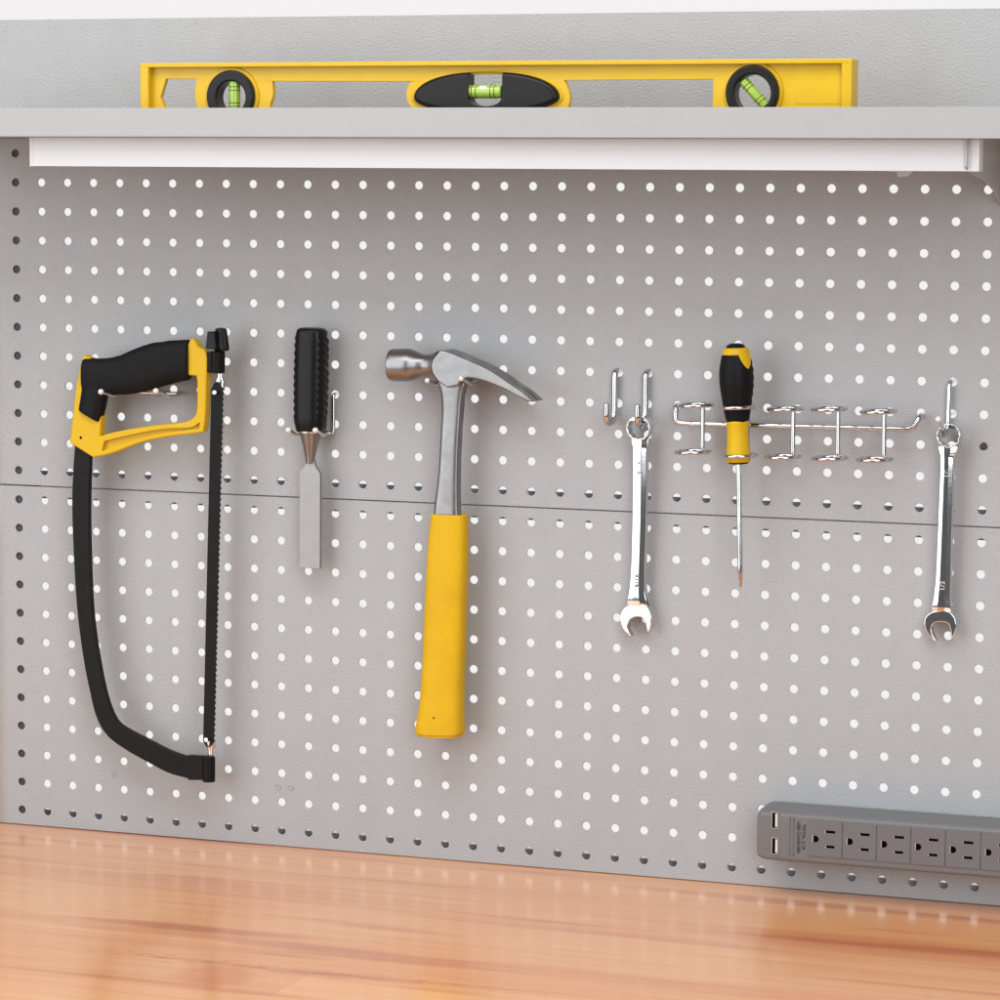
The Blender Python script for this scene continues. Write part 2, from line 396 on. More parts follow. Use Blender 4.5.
for px, py in ((114.2, 774.5), (278.2, 786.8), (290.8, 787.5)):
    x, z = U(px, py, 0); bm = BM(); tube(bm, [(x+.085*math.cos(a), -.002, z+.085*math.sin(a)) for a in [2*PI*k/20 for k in range(20)]], .024, 8, closed=True)
    lathe(bm, [(0, .001), (.001, .02), (.012, .035)], (x, -.012, z), (0, 1, 0), 12)
    part('weld_mark', bm, m_panel, t)
single('steel_back_panel', box(BM(), -3, 37, 0, TH, 1.515, 5.565, .012, 2), m_back, 'plain grey textured steel panel rising behind the yellow level above the shelf', 'panel', (17, 0, 1.515))
for x0, x1, lb in ((-1.95, -.66, 'dark steel upright showing through the leftmost column of pegboard holes'),):
    single('upright_post', box(BM(), x0, x1, .075, .95, -22.5, 5.3, .03), m_post, lb, 'post', ((x0+x1)/2, .5, -22.5))

# ------------------------------------------------------------------ shelf, bracket, light bar
t = thing('shelf', 'grey steel shelf with a square front lip carrying the yellow level', 'shelf', (17, 0, 1.52))
DS = 5.75
bm = BM(); box(bm, -3, 37, -DS+.06, -.004, 1.555, 1.605); part('shelf_board', bm, m_shelf, t)
bm = BM(); box(bm, -3, 37, -DS, -DS+.055, 1.532, 2.452, .014, 3); part('front_lip', bm, m_shelf, t)
br = [(-.05, 1.55), (-DS+.35, 1.55), (-DS+.35, .72), (-DS+.55, .60), (-4.2, .46), (-2.6, .28), (-1.2, -.05), (-.05, -.5)]
bm = BM()
for x in (33.42, 33.48):
    bm.faces.new([bm.verts.new((x, y, z)) for y, z in br])
V = list(bm.verts); n = len(br)
for i in range(n): bm.faces.new((V[i], V[(i+1) % n], V[n+(i+1) % n], V[n+i]))
bk = part('bracket', bm, m_shelf, t)
bm = BM()
for a, b in zip(br[3:], br[4:]):
    vs = [bm.verts.new(p) for p in ((32.9, a[0], a[1]), (32.9, b[0], b[1]), (33.42, b[0], b[1]), (33.42, a[0], a[1]), (32.9, a[0], a[1]-.04), (32.9, b[0], b[1]-.04), (33.42, b[0], b[1]-.04), (33.42, a[0], a[1]-.04))]
    for f in ((0,1,2,3), (4,5,6,7), (0,1,5,4), (3,2,6,7)): bm.faces.new([vs[k] for k in f])
t = thing('light_bar', 'long white plastic light bar fixed under the front of the grey shelf', 'light bar', (18, -5.2, .57))
DL = 5.25
xl = U(33, 150, DL)[0]; xr = U(975.5, 150, DL-.5)[0]; xl0 = U(29.5, 150, DL)[0]; xr0 = U(983, 150, DL-.5)[0]
bm = BM(); box(bm, xl, xr, -DL, -DL+.5, .575, 1.515, .01, 2); part('diffuser', bm, m_white, t)
for a, b in ((xl0, xl), (xr, xr0)):
    bm = BM(); box(bm, a, b, -DL-.003, -DL+.505, .570, 1.518, .006, 1); part('end_cap', bm, m_white, t)
bm = BM(); x0 = U(884, 172, 3.8)[0]; x1 = U(908, 172, 3.8)[0]
v = [bm.verts.new((x, -3.8+dy, z)) for dy in (0, .3) for x, z in ((x0, .58), (x1+.12, .58), (x1-.05, .42), (x1-.3, .40), (x0+.4, .53))]
bm.faces.new(v[:5]); bm.faces.new(v[5:])
for i in range(5): bm.faces.new((v[i], v[(i+1) % 5], v[5+(i+1) % 5], v[5+i]))
part('cord_clip', bm, m_white, t)

# ------------------------------------------------------------------ worktop
t = thing('workbench', 'varnished orange butcher block worktop below the pegboard', 'workbench', (17, -11, -22.56))
bm = BM(); box(bm, -30, 70, -30, 3.0, -24.3, -22.56, .06, 3); part('worktop', bm, m_wood, t)

# ------------------------------------------------------------------ spirit level
DV = 4.15
t = thing('spirit_level', 'yellow spirit level with three green vials lying on top of the shelf', 'spirit level', (18, -4.5, 1.61))
xL, _ = U(139.6, 80, DV); xR, _ = U(858.6, 80, DV-.8); zT = 3.93; zB = 1.612
dw = DV+(-.28)                   # front of the recessed web
dwb = dw-.22
rect = [Vector((xL+.1, zB+.05)), Vector((xR-.1, zB+.05)), Vector((xR-.1, zT-.05)), Vector((xL+.1, zT-.05))]
w1 = spline(pxl([(166,78.8,1),(196.4,79,1),(194.6,90,1),(195,101,1),(199,113,1),(190,119,1),(168,117,1),(160.4,97,1)], dw), n=5)
w2 = spline(pxl([(272.4,81.3,1),(411.4,81.6,1),(408,86),(406,94),(408,103),(415,113,1),(414,118,1),(276,118,1),(270,107),(273,95)], dw), n=5)
w3 = spline(pxl([(564.4,80.4,1),(712.8,79.3,1),(712.8,118,1),(562,118,1),(568,108),(570,97),(567.5,87)], dw), n=5)
R1 = U(232.7, 96.6, dw); R2 = U(753.6, 92.8, dw); rad = .84
lensc = U(487, 97.5, dw)
def lens(w, h, n=48): return [Vector((lensc[0]+w*math.copysign(abs(math.cos(a))**.82, math.cos(a)), lensc[1]+h*(math.sin(a) if math.sin(a) > 0 else .62*math.sin(a)))) for a in [2*PI*k/n for k in range(n)]]
bm = plate([rect, w1, w2, w3, circ(*R1, rad-.12), circ(*R2, rad-.12), lens(2.35, .72)], dw, dwb, .02, 2)
me = to_mesh(bm)
bm = BM(); bm.from_mesh(me)
# flanges and end walls stand proud of the web
box(bm, xL, xR, -DV, -DV+.8, zT-.15, zT, .035, 3); box(bm, xL, xR, -DV, -DV+.8, zB, zB+.15, .035, 3)
box(bm, xL+.004, xL+.32, -DV+.004, -DV+.796, zB+.1, zT-.1, .05, 3); box(bm, xR-.34, xR-.004, -DV+.004, -DV+.796, zB+.1, zT-.1, .05, 3)
for cx, cz in (R1, R2):
    b2 = plate([circ(cx, cz, rad+.1), circ(cx, cz, rad-.1)], dw+.08, dw-.05, .03, 2); mm = to_mesh(b2); bm.from_mesh(mm)
b2 = plate([[p for p in lens(2.54, .85)], lens(2.42, .76)], dw+.06, dw-.1, .05, 3); mm = to_mesh(b2); bm.from_mesh(mm)
# raised plaque at the right end
pq = [Vector(U(*p, dw)) for p in ((795, 76.5), (842, 76.5), (842, 104), (795, 104))]
b2 = plate([pq], dw+.018, dw-.02, .012, 2); mm = to_mesh(b2); bm.from_mesh(mm)
body = part('body', bm, m_lvl, t)
body.data.update()
def vial(parent, c, ang, L_, r, d, bubble=True, nl=2):
    ax = Vector((math.cos(ang), 0, math.sin(ang))); o = Vector((c[0], -d, c[1]))-ax*L_/2
    bm = BM(); prof = [(0, .6*r), (.02, r*.9), (.05, r), (L_-.05, r), (L_-.02, r*.9), (L_, .6*r)]
    lathe(bm, prof, o, ax, 28); v = part('vial', bm, m_green, parent)
    for s in ([-.5, -.32, .32, .5] if nl == 2 else [-.4, -.28, .28, .4]):
        bm = BM(); q = Vector((c[0], -d, c[1]))+ax*s*L_*.62; sd = ax.cross(Vector((0, 1, 0)))
        pts = [q+(sd*math.cos(a)+Vector((0, -1, 0))*math.sin(a))*(r*1.01) for a in [PI*k/16 for k in range(17)]]
        tube(bm, pts, .011, 6, round_end=False); part('vial_line', bm, m_line, parent)
    if bubble:
        bm = BM(); lathe(bm, [(0, .01), (.03, .055), (.1, .085), (.27, .085), (.34, .055), (.37, .01)], Vector((c[0], -d-r*.55, c[1]))+ax.cross(Vector((0, 1, 0)))*(r*.42 if abs(math.cos(ang)) > .7 else 0)-ax*.185, ax, 16)
        part('bubble', bm, m_bub, parent)
for i, (cx, cz) in enumerate((R1, R2)):
    h = part('vial_ring', plate([circ(cx, cz, rad, 56), circ(cx+(.02 if i else .03), cz-.02, rad-.33 if i == 0 else rad-.27, 56)], dw+.24, dwb-.15, .07, 4), m_house, t)
    if i == 0: vial(h, (cx+.06, cz), PI/2, 1.02, .185, dw-.02, False)
    else: vial(h, (cx+.03, cz-.02), -math.radians(47), 1.08, .16, dw-.02, False)
zc = lensc[1]
op = spline(pxl([(470.5,72.5,1),(505,72.2,1),(504.5,96),(501,103),(493,106),(482,106),(474,103.5),(471,97)], dw), n=5)
lo = [Vector(p) for p in lens(2.42, .80, 64)]
# housing: the lens with its central window cut down to the vial
me1 = to_mesh(plate([lo], dw+.26, dwb-.12, .16, 6)); me2 = to_mesh(plate([op], 6, 2, 0.0, 0))
bo = boolean(me1, me2); h = part('vial_housing', shade(bo), m_house, t)
vc = U(484.5, 91.6, dw); vial(h, vc, 0, 1.22, .215, dw-.02, True)

# ------------------------------------------------------------------ hooks
def bead(bm, p, r): lathe(bm, [(-r, .15*r), (-r*.8, r*.6), (-r*.4, r*.92), (0, r), (r*.4, r*.92), (r*.8, r*.6), (r, .15*r)], p, (0, 1, 0), 18)
def prong_hook(label, hole, xs, zb, L_, tips, rw=.062, rt=.098):
    """double-prong tool hook: stem hooked into a hole, cross wire, two forward prongs with round tips"""
    hx, hz_ = hole; t = thing('pegboard_hook', label, 'hook', (hx, 0, hz_), 'chrome hooks on the pegboard')
    bm = BM(); tube(bm, fillet([(hx, .45, hz_+.05), (hx, -.13, hz_), (hx, -.13, zb)], .12), rw); part('stem', bm, m_zinc, t)
    bm = BM(); x0, x1 = min(xs[0], hx)-.0, max(xs[1], hx); tube(bm, [(x0, -.19, zb), (x1, -.19, zb)], rw); part('cross_wire', bm, m_zinc, t)
    for x, (tx, tz) in zip(xs, tips):
        bm = BM(); pts = cat3([(x, -.15, zb), (x, -.45, zb-.04), ((x+tx)/2, -L_*.55, (zb+tz)/2-.12), (tx, -L_*.88, tz-.05), (tx, -L_, tz)])
        tube(bm, pts, rw); p = part('prong', bm, m_zinc, t)
        bm = BM(); bead(bm, (tx, -L_-.02, tz), rt); part('rubber_tip', bm, m_tip, p)
    return t
# behind the hacksaw handle
Ls = 2.0; T = [U(101.2, 391.8, Ls), U(156.2, 391.0, Ls)]
prong_hook('double prong hook with two pale round tips under the black hacksaw grip', (T[0][0]+1, -7), (T[0][0]+.02, T[1][0]+.02), T[0][1]-.12, Ls, T)
# behind the chisel
Lc = 1.35; T = [U(288.6, 430.2, Lc), U(315.6, 430.4, Lc)]
prong_hook('double prong hook with a shiny stem holding the black chisel handle', (11, -7), (T[0][0], T[1][0]), T[1][1]-.16, Lc, T)
# behind the hammer
Lh = 1.75; T = [U(427.5, 380.6, Lh), U(461.5, 378.6, Lh)]
prong_hook('double prong hook supporting the steel hammer head', (15, -6), (T[0][0], T[1][0]), T[0][1]-.06, Lh, T, .075, .085)

def j_hook(label, hole, loc=None):
    hx, hz_ = hole
    t = thing('pegboard_hook', label, 'hook', (hx, 0, hz_), 'chrome hooks on the pegboard')
    bm = BM(); pts = fillet([(hx+.02, .42, hz_+.02), (hx, -.16, hz_), (hx, -.17, hz_-1.3), (hx, -.3, hz_-1.62), (hx, -.72, hz_-1.68), (hx, -.98, hz_-1.5), (hx, -.98, hz_-1.04)], .22, 6)
    tube(bm, pts, .108, 18); part('wire', bm, m_wire, t)
    bm = BM(); tube(bm, [(hx, .3, hz_-1), (hx+.02, -.12, hz_-1)], .06); part('locating_pin', bm, m_chrome, t)
    return t
h1 = j_hook('empty chrome J hook left of the 9/16 wrench', (21-.07, hz(6)+.13))
h1.location = Vector((20.92, 0, hz(6)+.05))*S
h2 = copy_tree(h1); h2['label'] = 'chrome J hook from which the 9/16 wrench hangs'; h2.location = Vector((21.97, 0, hz(6)+.04))*S

# angled hook at the right
x, z = U(952, 381, 0); t = thing('pegboard_hook', 'chrome hook with an angled prong from which the 1/2 wrench hangs', 'hook', (32, 0, -6), 'chrome hooks on the pegboard')
tp = U(938.6, 419.4, 1.35)
bm = BM(); tube(bm, fillet([(32, .42, -5.98), (31.93, -.15, -6.0), (31.9, -.16, -7.45), (31.86, -.4, -7.72), (tp[0]+.07, -.9, tp[1]-.33), (tp[0], -1.35, tp[1])], .2, 6), .08, 18); p = part('wire', bm, m_chrome, t)
bm = BM(); bead(bm, (tp[0], -1.38, tp[1]), .095); part('rubber_tip', bm, m_tip, p)
bm = BM(); tube(bm, [(32, .3, -7), (31.95, -.12, -7)], .06); part('locating_pin', bm, m_chrome, t)

# ------------------------------------------------------------------ hacksaw
DC = 1.1
t = thing('hacksaw', 'hacksaw with black and yellow pistol grip and a long black bow frame', 'hacksaw', (4, -1.1, -20.5))
df = DC+.2
oy = pxl([(82.5,355,1),(86,356,1),(95,361,1),(120,362,1),(180,350,1),(188,344,1),(190,339.5),(194,339.5),(198.5,347),(206,353.5),(206.3,380),(205.3,415),(203,432.5,1),(188,434.5),(165,437.5),(140,443),(112,453.5),(93,457.8,1),(69.5,443,1),(72,420),(75.5,388)], df)
ig = pxl([(101,400,1),(101,418,1),(100,436,1),(114,432.2),(135,428.2),(160,424.8),(182,422.6),(192,418.5),(196.2,410),(196.8,385),(195.8,376,1),(150,372,1),(115,385,1)], df)
bm = plate([spline(oy, n=6), spline(ig, n=6)], df, DC-.22, .07, 4); me = to_mesh(bm)
# channel pressed into the lower guard
ch = spline(pxl([(104,441,1),(101.5,451,1),(118,446),(140,438.6),(165,432.8),(188,430),(199.5,428.6,1),(199.8,422,1),(190,427.2),(165,428.6),(140,432.6),(120,437)], df), n=5)
cutm = to_mesh(plate([ch], df+.2, df-.16, .0, 0)); hm = boolean(me, cutm)
hd = part('handle', shade(hm), m_yel, t)
bm = BM(); x, z = U(80.8, 437.7, df); lathe(bm, [(0, .001), (.002, .05), (.03, .045)], (x, -df-.004, z), (0, 1, 0), 16); part('screw', bm, m_slot, hd)
dg_ = DC+.02
def loft_x(bm, rows, dc, hd, seg=44, power=2.7):
    R = []
    for px, yt, yb, k in rows:
        x0, z0 = U(px, yt, dc); x1, z1 = U(px, yb, dc); rg = []
        for q in range(seg):
            a = 2*PI*q/seg; c, s_ = math.cos(a), math.sin(a); w_ = (abs(c)**power+abs(s_)**power)**(-1/power)
            rg.append(Vector(((x0+x1)/2, -dc-hd*k*s_*w_, (z0+z1)/2+(z0-z1)/2*c*w_)))
        R.append(rg)
    return bridge(bm, R)
bm = BM(); DG = DC+.06
loft_x(bm, interp([(83.9,362,386,.7),(84.6,359,392,.9),(88,357.6,395,1),(95,358.2,396.5,1),(105,358.2,396),(113,357.2,395.3),(122,354.6,394.8),(130,351,394.2),(138,347.8,393.2),(146,344.9,391.6),(154,342.6,389.6),(162,341.8,387),(170,340.4,384.6),(180,340,382),(187.5,339.6,380.4),(189.4,340.6,379.6,.93),(190.2,343,377.5,.8)] and [(a if len(a) == 4 else a+(1,)) for a in [(83.9,362,386,.7),(84.6,359,392,.9),(88,357.6,395,1),(95,358.2,396.5),(105,358.2,396),(113,357.2,395.3),(122,354.6,394.8),(130,351,394.2),(138,347.8,393.2),(146,344.9,391.6),(154,342.6,389.6),(162,341.8,387),(170,340.4,384.6),(180,340,382),(187.5,339.6,380.4),(189.4,340.6,379.6,.93),(190.2,343,377.5,.8)]], 3), DG, .31)
loft_px(bm, interp([(372,84.6,112,DG,.3,0),(385,83.4,110,DG,.3,0),(394,82.4,107,DG,.3,3.5),(402,81.2,104.4,DG,.3,8),(408.6,80.2,101.6,DG,.3,12),(410,81.4,100.6,DG,.24,12)], 3), DG, .3, 44, 2.9)
grip = part('grip', bm, m_blk, t)
# bow
dbf = DC+.11
bow = pxl([(75,441,1),(73,470),(71.9,500),(73,544),(76.8,608),(83.3,659),(89.6,691),(96.2,717),(107.4,736),(126.6,750.4),(149,763),(168.4,773),(187,778.3,1),(188.5,780.2,1),(211,780.2,1),(211.2,756.6,1),(187.5,755.4,1),(186,756.8,1),(168.4,750.4),(146,739),(129,730.2),(117,721.5),(108.6,704),(102,678),(95.4,640),(91.3,601.6),(89.2,544),(88.8,500),(90,455,1)], dbf)
part('frame', plate([spline(bow, n=5)], dbf, DC-.12, .03, 3), m_blkp, t)
bm = BM(); a = U3(208.8, 757, DC); b = U3(208.8, 781.5, DC); lathe(bm, [(0, .2), (.01, .22), ((b-a).length-.03, .22), ((b-a).length, .2)], a, b-a, 28); part('end_clamp', bm, m_blkp, t)
# blade
L0 = U(211.5, 389, DC); L1 = U(203.4, 741, DC); R0 = U(222.9, 389, DC); R1_ = U(213.9, 742, DC)
pts = [Vector(p) for p in spline([(L0[0], L0[1], 1), ((L0[0]*.75+R0[0]*.25), L0[1]+.19), ((L0[0]+R0[0])/2, L0[1]+.25), ((L0[0]*.25+R0[0]*.75), L0[1]+.19), (R0[0], R0[1], 1)], False, 4)]
nt_ = 64
for i in range(nt_):
    k = (i+.3)/nt_; q = Vector(R0).lerp(Vector(R1_), k); q2 = Vector(R0).lerp(Vector(R1_), (i+.9)/nt_); e = .035; pts += [q+Vector((-.012, 0)), q2+Vector((e, 0))]
pts += [Vector(p) for p in spline([(R1_[0], R1_[1], 1), ((L1[0]*.25+R1_[0]*.75), L1[1]-.15), ((L1[0]+R1_[0])/2, L1[1]-.2), ((L1[0]*.75+R1_[0]*.25), L1[1]-.15), (L1[0], L1[1], 1)], False, 4)]
bl = part('blade', plate([pts], DC+.03, DC-.03, .004, 1), m_blkp, t)
for px, py in ((216.9, 392.4), (208.4, 739.2)):
    a = U3(px, py, DC); bm = BM(); lathe(bm, [(-.2, .03), (-.19, .075), (0, .085), (.1, .085)], a, (0, 1, 0), 18); part('blade_pin', bm, m_chrome, bl)
bk_ = Vector((0, .15, 0))
for (a, b, r, nm) in ((U3(218.3, 368, DC)+bk_, U3(217.6, 390, DC)+bk_, .10, 'tension_rod'), (U3(208.8, 741, DC)+bk_, U3(209.0, 782.5, DC)+bk_, .10, 'anchor_rod')):
    bm = BM(); n_ = (b-a).length
    if nm == 'tension_rod': lathe(bm, [(0, r), (n_*.42, r), (n_*.58, r*1.9), (n_, r*1.9)], a, b-a, 24, sq=(1, .6), side=(1, 0, 0))
    else: lathe(bm, [(0, r*1.9), (n_*.14, r*1.8), (n_*.24, r), (n_*.9, r), (n_*.91, r*1.5), (n_, r*1.5)], a, b-a, 24)
    part(nm, bm, m_chrome, t)
a = U3(217.6, 351.3, DC); b = U3(217.4, 373, DC); n_ = (b-a).length
bm = BM(); lathe(bm, [(0, .2), (.02, .235), (n_-.02, .235), (n_, .2)], a, b-a, 28, power=3); x0 = U(205.5, 360, DC)[0]
box(bm, x0-.25, a.x-.1, -DC-.16, -DC+.16, b.z+.02, a.z-.04, .02); part('tension_block', bm, m_blkp, t)
a = U3(216.4, 328.5, DC); b = U3(217.0, 351.5, DC); n_ = (b-a).length
bm = BM()
wing = lambda tt, an: 1+.42*math.cos(an)**8*(.55+.45*tt/n_) if True else 1
lathe(bm, [(0, .12), (.03, .19), (n_*.4, .23), (n_*.82, .26), (n_*.9, .27), (n_, .22)], a+Vector((.12, .1, .02)), b-a, 40, fn=wing, side=(1, -.6, 0))
q = [U(208.5, 331.5, DC+.22), U(216, 331.2, DC+.22), U(218, 349.5, DC+.22), U(206.7, 348.5, DC+.22)]
b2 = plate([[Vector(p) for p in q]], DC+.34, DC-.1, .05, 3); mm = to_mesh(b2); bm.from_mesh(mm); part('wing_nut', bm, m_blkg, t)

# ------------------------------------------------------------------ chisel
DK = .72
t = thing('wood_chisel', 'wood chisel with ribbed black handle and flat grey steel blade', 'chisel', (11, -.7, -13))
def ribs(tt, an):
    k = 1.0
    if abs(math.cos(an)) > .70: k += .028*math.sin(tt*2*PI/.265+ (5 if math.cos(an) > 0 else 0)*math.sin(an)*1.2)
    return k
a = U3(312, 327.6, DK); b = U3(310.4, 431.5, DK); n_ = (b-a).length
pr = [(0, .30), (.02, .42), (.06, .49), (.14, .535), (.3, .555)] + [(.3+(n_-.75)*k/70, .575+.02*math.sin(PI*k/70)-.0*k) for k in range(1, 71)] + [(n_-.3, .565), (n_-.1, .525), (n_-.03, .49), (n_, .45)]
pr = sorted(set(pr))
bm = BM(); lathe(bm, pr, a, b-a, 96, sq=(.94, .80), side=(1, 0, 0), power=2.8, fn=ribs); part('handle', bm, m_blkg, t)
a2 = U3(310.4, 430.5, DK); c2 = U3(310.2, 463, DK); n_ = (c2-a2).length
bm = BM(); lathe(bm, [(0, .30), (.01, .42), (.06, .42), (.07, .38)], a2, c2-a2, 32); part('ferrule', bm, m_brass, t)
bm = BM(); lathe(bm, interp([(.05, .37), (.3, .31), (.6, .235), (.85, .175), (n_-.02, .15), (n_+.0, .14), (n_+.02, .10)], 4), a2, c2-a2, 32); part('neck', bm, m_steel, t)
db = DK+.06
bl = pxl([(306.3,460.5,1),(314.2,460.5,1),(314.6,464),(316.6,468.5),(319.6,473),(320.2,476,1),(319.9,568.8,1),(299.2,567.6,1),(299.3,476,1),(300,471.5),(303.6,467),(305.8,463.5)], db)
part('blade', plate([spline(bl, n=5)], db, DK-.10, .02, 1), m_blade, t)

# ------------------------------------------------------------------ hammer
DH = 1.05
t = thing('claw_hammer', 'claw hammer with forged steel head and long yellow rubber grip', 'hammer', (15, -1, -18.2))
dh = DH+.52
hl = pxl([(431.8,372.5),(430.9,364),(433.4,358),(439.8,350.2,1),(446,351.4),(457,355.6),(470,361.2),(484,367.4),(498,375.6),(512,385.4),(523,392.8),(533.4,401.8,1),(527.6,402.0,1),(517,396.4),(504,389.4),(488,382.8),(474,378.8),(463,379.5),(458,386,1),(447,388,1),(437,381,1)], dh)
me = to_mesh(plate([spline(hl, n=6)], dh, DH-.50, .06, 4))
A = U(506, 379, dh); 
w = bmesh.new(); a0 = U(500, 376, dh); tip = Vector((a0[0]+1.9, a0[1]-1.0))
vs = []
for z in (3, -3):
    for x, y in ((a0[0], -DH), (a0[0]+2.2, -DH-.2), (a0[0]+2.2, -DH+.2)): vs.append(w.verts.new((x, y, a0[1]+z)))
w.faces.new((vs[0], vs[1], vs[2])); w.faces.new((vs[3], vs[5], vs[4]))
for i, j in ((0,1), (1,2), (2,0)): w.faces.new((vs[i], vs[3+i], vs[3+j], vs[j]))
bmesh.ops.recalc_face_normals(w, faces=w.faces[:]); cutm = bpy.data.meshes.new('w'); w.to_mesh(cutm); w.free()
hm = shade(boolean(me, cutm)); bm = BM(); bm.from_mesh(hm)
a = U3(390.2, 365, DH); b = U3(438, 365.2, DH); n_ = (b-a).length
lathe(bm, interp([(0, .40), (.025, .49), (.07, .535), (.3, .545), (.6, .545), (.76, .525), (.92, .46), (1.08, .39), (1.25, .355), (1.42, .37), (1.55, .41), (n_, .47)], 4), a, Vector((1, 0, (b.z-a.z)/n_)), 56, sq=(1, .98))
part('head', bm, m_steel, t)
bm = BM(); rows = interp([(376, 435, 468.8), (384, 438.4, 470.2), (390, 440.8, 468.6), (400, 442.4, 467.0), (415, 442.6, 465.8), (430, 441.6, 464.8), (450, 440.6, 463.8), (470, 439.3, 463.2), (490, 437.2, 463.0), (505, 435.2, 463.2), (518, 434.0, 463.6)], 4)
loft_px(bm, [(q[0], q[1]+.4, q[2]-3.2) for q in rows], DH, .22, 48, 4.5); part('shank', bm, m_steel, t)
bm = BM(); rows = interp([(513.6, 434.6, 465.2), (515, 432.8, 466.9), (530, 430.8, 467.2), (547, 429.3, 467.2), (575, 427.6, 466.6), (604, 426.3, 465.9), (630, 425.4, 465.2), (656, 424.3, 464.3), (680, 422.9, 463.4), (700, 421.4, 463.0), (715, 419.3, 463.0), (725, 417.5, 463.2), (731, 417.2, 463.2), (735, 420.5, 461.0)], 4)
rows = [r+(DH, (.40+.12*k/len(rows)) if k < len(rows)-3 else .46, 1.5) for k, r in enumerate(rows)]
loft_px(bm, rows, DH, .45, 64, 3.0); gpart = part('rubber_grip', bm, m_rub, t)
x, z = U(433.7, 718, DH+.5); bm = BM(); lathe(bm, [(0, .001), (.002, .03), (.05, .03)], (x, -DH-.505, z), (0, 1, 0), 12); part('pin_hole', bm, m_slot, gpart)

# ------------------------------------------------------------------ wrenches
def wrench(name, label, base, ring, rr, shank, jaw, opening, d0, txt, txts, etch, group):
    t = thing(name, label, 'wrench', base, group)
    cx, cz = U(ring[0], ring[1], d0+.2)
    bm = BM()
    ro = [Vector((cx+rr*math.cos(a), cz+rr*math.sin(a))) for a in [2*PI*k/60 for k in range(60)]]
    ri = [Vector((cx+(rr*.80 if k % 2 else rr*.885)*math.cos(a), cz+(rr*.80 if k % 2 else rr*.885)*math.sin(a))) for k, a in enumerate([2*PI*k/24 for k in range(24)])]
    b2 = plate([ro, ri], d0+.24, d0-.20, .028, 3); mm = to_mesh(b2); bm.from_mesh(mm)
    part('box_end', bm, m_chrome, t)
    # collar joining ring and shank, then shank with wide chamfers
    R = []
    def sec(py, l, r, dc, th):
        x0, z0 = U(l, py, dc); x1, z1 = U(r, py, dc); w = (x1-x0)/2; c = (x0+x1)/2; h = th/2; k1 = w*.46; k2 = h*.42
        cor = [(-w, -h+.058), (-.93*w, -h+.018), (-.42*w, -h), (.24*w, -h), (.84*w, -h+.056), (w, -h+.12), (w, h-k2), (k1, h), (-k1, h), (-w, h-k2)]
        prof = []; q = [Vector(c_) for c_ in cor]
        for i_ in range(len(q)):
            a_, b_, c_ = q[i_-1], q[i_], q[(i_+1) % len(q)]; ra = min(.014, (a_-b_).length*.3); rc = min(.014, (c_-b_).length*.3)
            p0, p1 = b_+(a_-b_).normalized()*ra, b_+(c_-b_).normalized()*rc
            prof += [b_+(a_-b_).normalized()*ra*1.4, p0, (p0+2*b_+p1)/4, p1, b_+(c_-b_).normalized()*rc*1.4]
        zz = z0
        return [Vector((c+u, -dc+v, zz)) for u, v in prof]

    for s in interp(shank, 5): R.append(sec(*s))
    bm = BM(); bridge(bm, R)
    sh = part('shank', bm, m_chrome, t, smooth=80, weight=False)
    dj = shank[-1][3]+.16
    jl = spline(pxl(jaw, dj), n=6)
    bm = plate([jl], dj, dj-.34, .045, 4)
    part('open_jaw', bm, m_chrome, t)
    for (px, py, size, dd) in txts:
        x, z = U(px, py, dd); me = place_text(text_mesh(txt, size*.84, .008, 1.12), x, dd, z, PI/2+math.radians(1.5)); part('size_mark', me, etch, sh)
    return t
d0 = .52
wrench('combination_wrench', 'polished 9/16 combination wrench hanging between the J hooks and the screwdriver rack', (21, -.5, -15), (638.3, 428.2), .405,
    [(438, 632, 651, d0, .3), (443, 632.6, 650, d0, .34), (447, 633.6, 648.6, d0+.02, .30), (455, 633.8, 648.2, d0+.02, .30), (490, 633.6, 648, d0, .30), (530, 633, 647.2, d0-.04, .30), (560, 632.2, 646.2, d0-.07, .30), (580, 631, 646, d0-.09, .30), (592, 629.6, 647, d0-.1, .30), (600, 628, 649, d0-.11, .30), (606, 627.4, 650.4, d0-.12, .26), (610, 628, 650, d0-.14, .2)],
    [(637,603.4),(645,605.2),(649.5,611),(651.8,619),(650.8,628),(649,633,1),(646.9,632.4,1),(645.4,624),(642,618.6),(636.6,617.2),(630.8,619.4),(628.2,624,1),(628.4,630),(631.6,636.6,1),(629.4,636.6,1),(623.4,630.5),(620,622),(620.3,613.4),(625.4,606.6)],
    None, d0, '9/16', [(639.6, 468, .27, .690), (637.4, 581, .27, .597)], m_etch, 'combination wrenches')
wrench('combination_wrench', 'polished 1/2 combination wrench hanging at the far right with a dark streaked shank', (31.5, -.5, -15), (948.6, 436), .385,
    [(446, 938.6, 960, d0, .3), (452, 939.8, 958, d0, .34), (456, 940.8, 955.2, d0+.02, .30), (465, 941, 954.8, d0+.02, .30), (500, 939.6, 953.8, d0, .30), (540, 938, 952.6, d0-.04, .30), (575, 936.4, 952, d0-.08, .30), (595, 934.4, 951.6, d0-.1, .30), (606, 932.4, 952.6, d0-.11, .30), (611, 931.4, 953.4, d0-.12, .26), (615, 932, 953, d0-.14, .2)],
    [(941.5,610.3),(949,611.6),(954.6,617),(956.6,625),(955.4,633),(953,639.2,1),(951,638,1),(949.6,629),(947.2,623.8),(941.6,622.4),(934.6,623.2),(931.4,627.4,1),(932.6,634),(937,641.8,1),(934.4,641.8,1),(927.8,634.6),(924,626.6),(924.6,617.8),(931,612)],
    None, d0, '1/2', [(947.0, 473, .26, .680), (942.6, 586, .26, .588)], m_etchl, 'combination wrenches')

